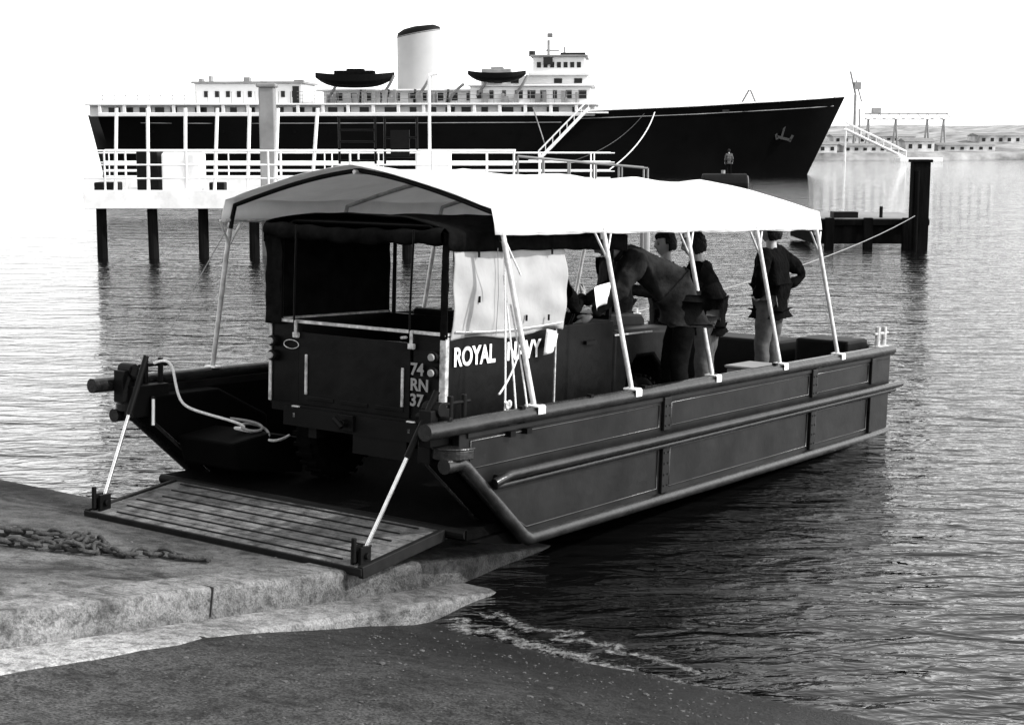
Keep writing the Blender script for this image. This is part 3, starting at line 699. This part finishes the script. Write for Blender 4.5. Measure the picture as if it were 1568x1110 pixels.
a=Acc()
for x in (-4.55,-3.6,-3.35,-2.5): a.cyl((x,1.2,1.72),(x,1.2,3.65),.035,6)
for z in (2.5,3.0,3.3,3.62): a.cyl((-4.55,1.2,z),(-3.6,1.2,z),.03,6)
for z in (2.6,3.1,3.62): a.cyl((-3.35,1.2,z),(-2.5,1.2,z),.03,6)
a.bx(-3.2,-2.7,1.15,1.25,2.6,3.3)
a.build('gate_frame',M_black,p1)
p2=pier('floating_walkway',59,-16.5,4,1.45,2.5,.5,5.0,off=.8,piles=True)
gw=empty('gangway',Matrix.Translation((0,38.8,0)))
a=Acc()
for y in (.2,1.4):
    for h in (0,.5,1.0):
        a.cyl((.15,y,1.62+h),(3.5,y,1.32+h),.028,6)
    for k in range(6):
        x=.15+.67*k; a.cyl((x,y,1.62-.06*k),(x,y,2.62-.06*k),.026,6)
a.add([(.15,.2,1.6),(3.5,.2,1.3),(3.5,1.4,1.3),(.15,1.4,1.6)],[(0,1,2,3)])
a.cyl((3.5,.2,-1),(3.5,.2,1.3),.08); a.cyl((3.5,1.4,-1),(3.5,1.4,1.3),.08)
a.build('gangway_rails',M_shipgrey,gw)

# ---------------------------------------------------------------- ship
yaw=-math.radians(4)
ship=empty('royal_yacht_ship',Matrix.Translation((24.3,127,0))@Matrix.Rotation(yaw,4,'Z'))
sta=[
 (3.4,0.0,.05,.05,6.45),(2.4,-.9,.9,.25,6.36),(.8,-2.3,1.7,.6,6.22),(-2,-4.6,2.7,1.3,6.02),(-5,-7.2,3.5,2.1,5.84),(-9,-10.5,4.1,3.1,5.6),(-14,-15,4.5,4.0,5.38),(-19,-19.4,4.7,4.5,5.2),
 (-19.6,-19.8,4.7,4.55,4.85),(-30,-30,4.8,4.7,4.8),(-48,-47.5,4.75,4.5,4.75),(-55,-54,4.5,3.4,4.82),(-59,-58,3.4,1.8,4.9),(-60.6,-59.6,1.2,.3,4.95)]
vs=[];fs=[];K=6
for xd,xw,hd,hw,zd in sta:
    for s in (-1,1):
        for k in range(K):
            t=k/(K-1); q=t**1.6
            vs.append((xw+(xd-xw)*t, s*(hw+(hd-hw)*q), -1+(zd+1)*t))
n2=2*K
for i in range(len(sta)-1):
    for s in (0,1):
        for k in range(K-1):
            b=i*n2+s*K+k; c=(i+1)*n2+s*K+k; fs.append((b,c,c+1,b+1))
    fs.append((i*n2+K-1,(i+1)*n2+K-1,(i+1)*n2+2*K-1,i*n2+2*K-1))
for i in (0,len(sta)-1):
    for k in range(K-1): fs.append((i*n2+k,i*n2+k+1,i*n2+K+k+1,i*n2+K+k))
frompy('hull',vs,fs,M_shiphull,ship,smooth=True).modifiers.new('es','EDGE_SPLIT')
def shell(x,t):
    for i in range(len(sta)-1):
        a,b=sta[i],sta[i+1]
        xa=a[1]+(a[0]-a[1])*t; xb=b[1]+(b[0]-b[1])*t
        if xb<=x<=xa:
            f=(x-xa)/(xb-xa) if xa!=xb else 0
            hd=a[2]+(b[2]-a[2])*f; hw=a[3]+(b[3]-a[3])*f; zd=a[4]+(b[4]-a[4])*f
            return (x,-(hw+(hd-hw)*t**1.6)-.03,-1+(zd+1)*t)
    return (x,0,0)
tube('hull_line',[shell(x,.90) for x in [2.4,1,-1,-3,-6,-9,-12,-15,-18.5]],.035,M_shipgrey,ship)
tube('hull_line_aft',[shell(x,.905) for x in [-20,-25,-30,-40,-50,-55]],.035,M_shipgrey,ship)
tube('deck_edge',[shell(x,1.0) for x in [3.3,2,.8,-2,-5,-9,-14,-18.9]],.05,M_shipwhite,ship)
a=Acc()
for x in list(range(-54,-20,3)):
    p=shell(x,.78); a.cyl((x,p[1]-.02,p[2]),(x,p[1]+.05,p[2]),.11,8)
a.build('portholes',M_rub,ship)
p=shell(-1.8,.58)
a=Acc(); y=p[1]-.15
a.box((-1.8,y,3.55),(.16,.16,1.3),Matrix.Rotation(.25,3,'Y')); a.box((-1.75,y,3.0),(1.3,.2,.22),Matrix.Rotation(.25,3,'Y'))
a.box((-2.35,y,3.2),(.2,.2,.6),Matrix.Rotation(-.2,3,'Y')); a.box((-1.15,y,3.0),(.2,.2,.6),Matrix.Rotation(.5,3,'Y')); a.cyl((-1.9,y+.2,4.2),(-1.9,y-.02,4.2),.4,14)
a.build('anchor',M_tube,ship)
def sx(px): return ((px-784)/18.25)-24.3
def sz(py): return 3.12+(210-py)*.0552
white=Acc(); grey=Acc(); dark=Acc()
white.bx(sx(142),sx(912),-3.9,3.9,4.8,5.75)
white.bx(sx(140),sx(916),-4.75,4.75,5.7,5.86)
white.bx(sx(160),sx(912),-4.72,-4.64,4.8,5.12)
x=160
while x<905:
    white.bx(sx(x),sx(x)+.28,-4.7,-4.5,4.8,5.7); x+=38
x=172
while x<900:
    w=random.choice((10,14,18)); dark.bx(sx(x),sx(x+w),-3.96,-3.90,4.95,5.55); x+=random.choice((24,30,38))
white.bx(sx(300),sx(466),-2.8,2.8,5.87,sz(130)); grey.bx(sx(296),sx(470),-3.0,3.0,sz(130),sz(127))
for x in range(315,460,17): dark.bx(sx(x),sx(x+6),-2.86,-2.80,6.4,6.9)
for (x,w,t) in ((302,5,122),(318,3,118),(372,9,120),(398,4,126),(450,14,124)): grey.bx(sx(x),sx(x+w),-1.8,-1.0,sz(130),sz(t))
dark.bx(sx(452),sx(462),-2.9,-2.82,5.9,7.3)
white.bx(sx(500),sx(905),-3.0,3.0,5.87,sz(140)); white.bx(sx(490),sx(730),-3.6,3.6,sz(142),sz(139.5))
for x in range(520,720,22): dark.bx(sx(x),sx(x+9),-3.06,-3.0,6.1,6.7)
white.bx(sx(725),sx(905),-3.8,3.8,5.87,sz(136)); white.bx(sx(722),sx(911),-4.1,4.1,sz(136),sz(133.5))
x=735
while x<895: dark.bx(sx(x),sx(x+random.choice((6,9,12))),-3.86,-3.80,6.2,6.9); x+=19
white.bx(sx(740),sx(900),-3.0,3.0,sz(133.5),sz(120)); white.bx(sx(812),sx(903),-3.6,3.6,sz(120),sz(116))
white.bx(sx(818),sx(896),-2.8,2.8,sz(116),sz(92)); grey.bx(sx(814),sx(900),-3.1,3.1,sz(92),sz(89.5))
for x in range(824,892,10): dark.bx(sx(x),sx(x+6),-2.86,-2.80,sz(108),sz(100))
for x in (760,785,850,880): dark.bx(sx(x),sx(x+12),-3.06,-3.0,sz(131),sz(124))
dark.cyl((sx(815),-1,sz(90)),(sx(815),-1,sz(82)),.28,10); dark.bx(sx(834),sx(848),-1.4,-.8,sz(104),sz(93)); dark.bx(sx(858),sx(896),-1.2,-1.0,sz(88),sz(84.5))
dark.bx(sx(834),sx(848),-3.3,-3.15,sz(104),sz(93))
for x in (558,600,640,690): dark.cyl((sx(x),-3.7,5.9),(sx(x)+.1,-3.7,7.0),.1,6)
for k in range(26):
    x=random.uniform(500,890); grey.bx(sx(x),sx(x+random.uniform(3,9)),-4.3,-3.9,5.87,5.87+random.uniform(.3,1.1))
grey.cyl((sx(840),-1,sz(90)),(sx(840),-1,sz(66)),.12,8); grey.cyl((sx(864),-1,sz(90)),(sx(864),-1,sz(76)),.08,8)
dark.bx(sx(836),sx(856),-1.05,-.95,sz(82),sz(80))
grey.bx(sx(838),sx(846),-1.3,-.7,sz(62),sz(56))
for z in (6.2,6.5,6.8): grey.cyl((sx(150),-4.7,z),(sx(300),-4.7,z),.03,4); grey.cyl((sx(466),-4.7,z),(sx(900),-4.7,z),.025,4)
x=150
while x<900: grey.cyl((sx(x),-4.7,5.86),(sx(x),-4.7,6.8),.03,4); x+=18
for z in (.35,.7): 
    for q in range(10):
        xa=-18+2.0*q; xb=xa+2.0
        pa=shell(xa,1.0); pb=shell(xb,1.0); grey.cyl((pa[0],pa[1]+.1,pa[2]+z),(pb[0],pb[1]+.1,pb[2]+z),.02,4)
        if z>.5: grey.cyl((pa[0],pa[1]+.1,pa[2]),(pa[0],pa[1]+.1,pa[2]+z),.02,4)
grey.cyl((sx(1135),0,6),(sx(1145),0,7.0),.08,5); grey.cyl((sx(1155),0,6),(sx(1147),0,7.0),.08,5); dark.bx(sx(1100),sx(1110),-4.2,-4.15,5.1,5.3)
white.build('superstructure',M_shipwhite,ship,bevel=.04); grey.build('deck_fittings',M_shipgrey,ship); dark.build('windows',M_glass,ship)
vs=[];fs=[];n=32
for (z,xo,rx,ry,sl) in ((6.2,-.0,1.95,1.3,0),(9.5,-.05,1.9,1.28,0),(11.75,-.1,1.85,1.25,.15)):
    for i in range(n):
        t=2*PI*i/n; vs.append((sx(641)+xo+rx*math.cos(t),ry*math.sin(t),z+sl*2.2*math.cos(t)))
for k in range(2):
    for i in range(n): j=(i+1)%n; fs.append((k*n+i,k*n+j,(k+1)*n+j,(k+1)*n+i))
frompy('funnel',vs,fs,M_funnel,ship,smooth=True)
vs=[];fs=[]
for k,(rx,ry,dz,cs) in enumerate(((1.86,1.26,-.12,.33),(1.80,1.2,.22,.28),(1.3,.9,.48,.2),(.5,.4,.56,.05),(.01,.01,.57,0))):
    for i in range(n):
        t=2*PI*i/n; vs.append((sx(641)-.1+rx*math.cos(t),ry*math.sin(t),11.78+dz+cs*math.cos(t)))
for k in range(4):
    for i in range(n): j=(i+1)%n; fs.append((k*n+i,k*n+j,(k+1)*n+j,(k+1)*n+i))
frompy('funnel_cap',vs,fs,M_black,ship,smooth=True)
def lboat(name,x0,x1,z0,z1,y,m,m2):
    vs=[];fs=[];n=14
    for i in range(n+1):
        t=i/n; w=.9*(1-abs(2*t-1)**2.6)+.03; x=x0+(x1-x0)*t; sh=.22*abs(2*t-1)**2
        for a_ in range(9):
            q=PI*a_/8; vs.append((x,y-w*math.cos(q),z1+sh-(z1-z0)*(1-abs(2*t-1)**4*.6)*math.sin(q)**.7))
    for i in range(n):
        for k in range(8): fs.append((i*9+k,(i+1)*9+k,(i+1)*9+k+1,i*9+k+1))
        fs.append((i*9,i*9+8,(i+1)*9+8,(i+1)*9))
    frompy(name,vs,fs,m,ship,smooth=False)
    a=Acc(); a.bx(x0+(x1-x0)*.25,x0+(x1-x0)*.75,y-.55,y+.55,z1-.02,z1+.35); a.bx(x0+(x1-x0)*.4,x0+(x1-x0)*.62,y-.4,y+.4,z1+.35,z1+.5); a.build(name+'_cover',m2,ship,bevel=.1)
lboat('motor_launch_aft',sx(492),sx(612),sz(138),sz(119),-4.1,M_black,M_rcanv)
lboat('motor_launch_fore',sx(722),sx(809),sz(131),sz(117),-4.1,M_black,M_shipgrey)
for k,x in enumerate((515,595,738,795,555+95,700)):
    X=sx(x); tube('davit_%d'%k,[(X-.5,-3.2,5.87),(X-.2,-3.9,6.6),(X+.5,-4.3,7.1),(X+.9,-4.2,8.1 if k!=5 else 7.4)],.12,M_shipgrey,ship,smooth=True)
a=Acc(); p0=Vector((sx(903),-5.3,5.4)); p1_=Vector((sx(830),-5.6,1.3))
for dy in (0,.7): 
    a.cyl(p0+Vector((0,-dy,0)),p1_+Vector((0,-dy,0)),.14,6); a.cyl(p0+Vector((0,-dy,.7)),p1_+Vector((0,-dy,.7)),.06,6)
for i in range(22):
    q=p0.lerp(p1_,i/21); a.box(q+Vector((0,-.35,0)),(.28,.7,.05))
    if i%3==0: a.cyl(q+Vector((0,-.7,0)),q+Vector((0,-.7,.7)),.04,4)
a.bx(sx(900),sx(932),-6.0,-4.7,5.0,5.12); a.bx(sx(815),sx(834),-6.2,-5.0,1.15,1.3)
a.build('accommodation_ladder',M_white,ship)
tube('bow_line_a',[(sx(1000),-4.6,5.1),(sx(992),-5.5,3.6),(sx(970),-7,1.9),(sx(935),-9,.6)],.05,M_rope,ship,smooth=True)
tube('bow_line_b',[(sx(985),-4.7,5.0),(sx(955),-5,3.0),(sx(925),-6,2.0),(sx(880),-7,1.2)],.02,M_bldd,ship,smooth=True)
tube('boat_boom',[(sx(820),-4.8,5.5),(sx(838),-5.2,2.6)],.05,M_shipgrey,ship)
tube('signal_mast',[(sx(655),-1,7),(sx(655),-1,10)],.05,M_shipwhite,ship)

# ---------------------------------------------------------------- mooring buoy + man on it
mb=empty('mooring_buoy',Matrix.Translation((12.0,86,0)))
a=Acc(); a.cyl((-1.2,0,.45),(1.35,.0,.45),.62,20); a.build('drum',M_black,mb,bevel=.08)
a=Acc(); a.cyl((1.36,-.02,.45),(1.40,-.02,.45),.5,20); a.cyl((0,0,1.0),(0,0,1.25),.12); a.build('drum_end',M_shipgrey,mb)
a=Acc().bx(-1.7,1.5,-.8,.8,-.15,.12); a.build('raft',M_timber,mb,bevel=.04)
MC_save=MC.copy()
def far_person():
    global MC
    MC=Matrix.Identity(4)
    person('man',(12.35,86.3,.95),PI*.2,dict(),M_trs,M_trd,M_hairD,.85)
    MC=MC_save
far_person()

# ---------------------------------------------------------------- right jetty, pile, line
jt=empty('mooring_jetty',Matrix.Translation((0,43,0)))
a=Acc(); a.bx(8.6,11.9,0,3.5,.1,.62); a.bx(8.5,11.9,-.1,3.6,.62,.80)
x=8.9
while x<11.8: a.bx(x,x+.25,-.28,-.101,-.3,.85); x+=1.1
a.build('jetty_body',M_timber,jt,bevel=.02)
a=Acc().bx(8.5,11.9,-.05,3.5,.803,.83); a.build('jetty_top',M_roof,jt)
a=Acc().cyl((10.6,.3,.8),(10.6,.3,1.15),.05); a.bx(9.2,9.9,.1,.6,.83,1.0); a.build('jetty_bollard',M_black,jt)
pl=empty('mooring_pile',Matrix.Translation((0,42.2,0)))
a=Acc().bx(11.15,11.62,-.2,.2,-2,2.42).bx(11.1,11.67,-.25,.25,2.42,2.5).cyl((11.25,-.25,-.5),(11.25,-.25,2.2),.06); a.build('pile_post',M_timber,pl,bevel=.02)
lw=empty('mooring_line')
p0=MC@Vector((7.1,2.6,.95)); p9=Vector((11.2,41.9,.95))
tube('line',[p0.lerp(p9,t/12)-Vector((0,0,.5*(1-(t/6-1)**2)*.4)) for t in range(13)],.010,M_ropeD,lw)

# ---------------------------------------------------------------- far shore (right, behind the bow)
vs=[];fs=[];n=160
for i in range(n+1):
    x=14+420*i/n
    fade=min(1,(x-14)/22)
    h=(5.2+1.0*noise.noise((x*.03,0,0))+1.1*noise.noise((x*.13,3,0))+.7*noise.noise((x*.4,6,0)))*fade
    vs+=[(x,207,-1),(x,209,.9*fade),(x,240,h*.55),(x,275,h*.95),(x,420,h*1.05),(x,900,h*.9)]
for i in range(n):
    for k in range(5): fs.append((i*6+k,(i+1)*6+k,(i+1)*6+k+1,i*6+k+1))
frompy('far_shore_hill',vs,fs,M_land,smooth=True)
def bld(x,y,w,d,z0,h,name='warehouse'):
    e=empty(name,Matrix.Translation((x,y,z0)))
    a=Acc().bx(-w/2,w/2,-d/2,d/2,-1,h); a.build('walls',M_bld,e)
    a=Acc(); 
    vs=[(-w/2-.2,-d/2-.2,h+.002),(w/2+.2,-d/2-.2,h+.002),(w/2+.2,d/2+.2,h+.002),(-w/2-.2,d/2+.2,h+.002),(-w/2-.2,0,h+h*.3),(w/2+.2,0,h+h*.3)]
    a.add(vs,[(0,1,5,4),(2,3,4,5),(0,4,3),(1,2,5),(0,3,2,1)]); a.build('roof',M_roof,e)
    a=Acc(); k=int(w/1.2)
    for i in range(k):
        xx=-w/2+(i+.5)*w/k; a.bx(xx-.25,xx+.25,-d/2-.04,-d/2-.001,h*.35,h*.75)
    a.build('windows',M_glass,e)
for (x,y,w,d,z,h) in ((43,212,4,4,.8,1.3),(49,213,6,5,.9,1.0),(57,214,4,4,1,1.5),(64,216,8,5,1,1.0),(52,236,5,5,2.0,1.2),(60,240,6,6,2.2,1.0),(75,232,9,6,2.0,1.3),(90,215,8,6,1,1.4)):
    bld(x,y,w,d,z,h)
cr=empty('dock_crane',Matrix.Translation((48.2,214,0)))
a=Acc().cyl((0,0,0),(0,0,9),.2,8).cyl((.9,0,0),(.6,0,7),.12,6).box((.2,0,10.2),(.9,.9,1.0)).cyl((0,0,9),(-.8,0,12.2),.14,6).cyl((0,0,11),(.9,0,8),.1,6)
a.build('crane_mast',M_shipgrey,cr)
gt=empty('gantry_crane',Matrix.Translation((56,222,0)))
a=Acc().bx(-4.5,7.5,-.4,.4,5.6,5.75).bx(-4.5,7.5,-.4,.4,6.4,6.55)
x=-4.5
while x<7.4: a.cyl((x,0,5.7),(x+.7,0,6.45),.06,4); a.cyl((x+.7,0,6.45),(x+1.4,0,5.7),.06,4); x+=1.4
for x in (-4,0,4.6,7): a.cyl((x-.5,0,0),(x,0,5.7),.14,6); a.cyl((x+.5,0,0),(x,0,5.7),.14,6)
a.bx(-3.5,-2.3,-.5,.5,6.55,7.3); a.build('gantry_frame',M_shipgrey,gt)
sb=empty('sloping_brow',Matrix.Translation((0,198,0)))
a=Acc()
for y in (0,1):
    a.cyl((43.5,y,4.1),(51.5,y,.4),.14,6); a.cyl((43.5,y,5.0),(51.5,y,1.3),.07,6)
for i in range(9): q=Vector((43.5,0,4.1)).lerp(Vector((51.5,0,.4)),i/8); a.cyl(q,q+Vector((0,0,.9)),.05,4)
a.cyl((43.6,.5,-1),(43.6,.5,4.1),.12,6); a.bx(50.5,56,-1,2,-.2,.45)
a.build('brow_frame',M_white,sb)

# ---------------------------------------------------------------- light
ts=Vector((.86,-.22,.62)).normalized()
el=math.asin(ts.z); az=math.atan2(ts.x,ts.y)
w=D.worlds.new('World'); scene.world=w; w.use_nodes=True; nt=w.node_tree; bg=nt.nodes['Background']
sky=nt.nodes.new('ShaderNodeTexSky'); sky.sky_type='NISHITA'; sky.sun_disc=False; sky.sun_elevation=el; sky.sun_rotation=az
sky.air_density=1.0; sky.dust_density=1.0; sky.ozone_density=1.0
bw=nt.nodes.new('ShaderNodeRGBToBW'); nt.links.new(sky.outputs[0],bw.inputs[0])
# bright haze veil: luminance of the clear sky lifted, strongest towards the horizon
hz=nt.nodes.new('ShaderNodeMath'); hz.operation='MULTIPLY_ADD'; hz.inputs[1].default_value=2.2; hz.inputs[2].default_value=4.6
nt.links.new(bw.outputs[0],hz.inputs[0]); nt.links.new(hz.outputs[0],bg.inputs[0]); bg.inputs[1].default_value=0.15
sl=D.lights.new('sun','SUN'); sl.energy=5; sl.angle=math.radians(.5); sl.color=(1,.99,.98)
so=D.objects.new('sun',sl); COL.objects.link(so); so.rotation_euler=ts.to_track_quat('Z','Y').to_euler()
# ---------------------------------------------------------------- camera
cam=D.cameras.new('camera'); cam.sensor_width=36; cam.lens=36*2300/1568; cam.clip_end=6000; cam.clip_start=.05
co=D.objects.new('camera',cam); COL.objects.link(co); co.location=(0,0,HC)
th=math.atan(.15); co.rotation_euler=(PI/2-th,0,0); scene.camera=co
scene.view_settings.view_transform='Standard'; scene.view_settings.look='None'; scene.view_settings.exposure=0
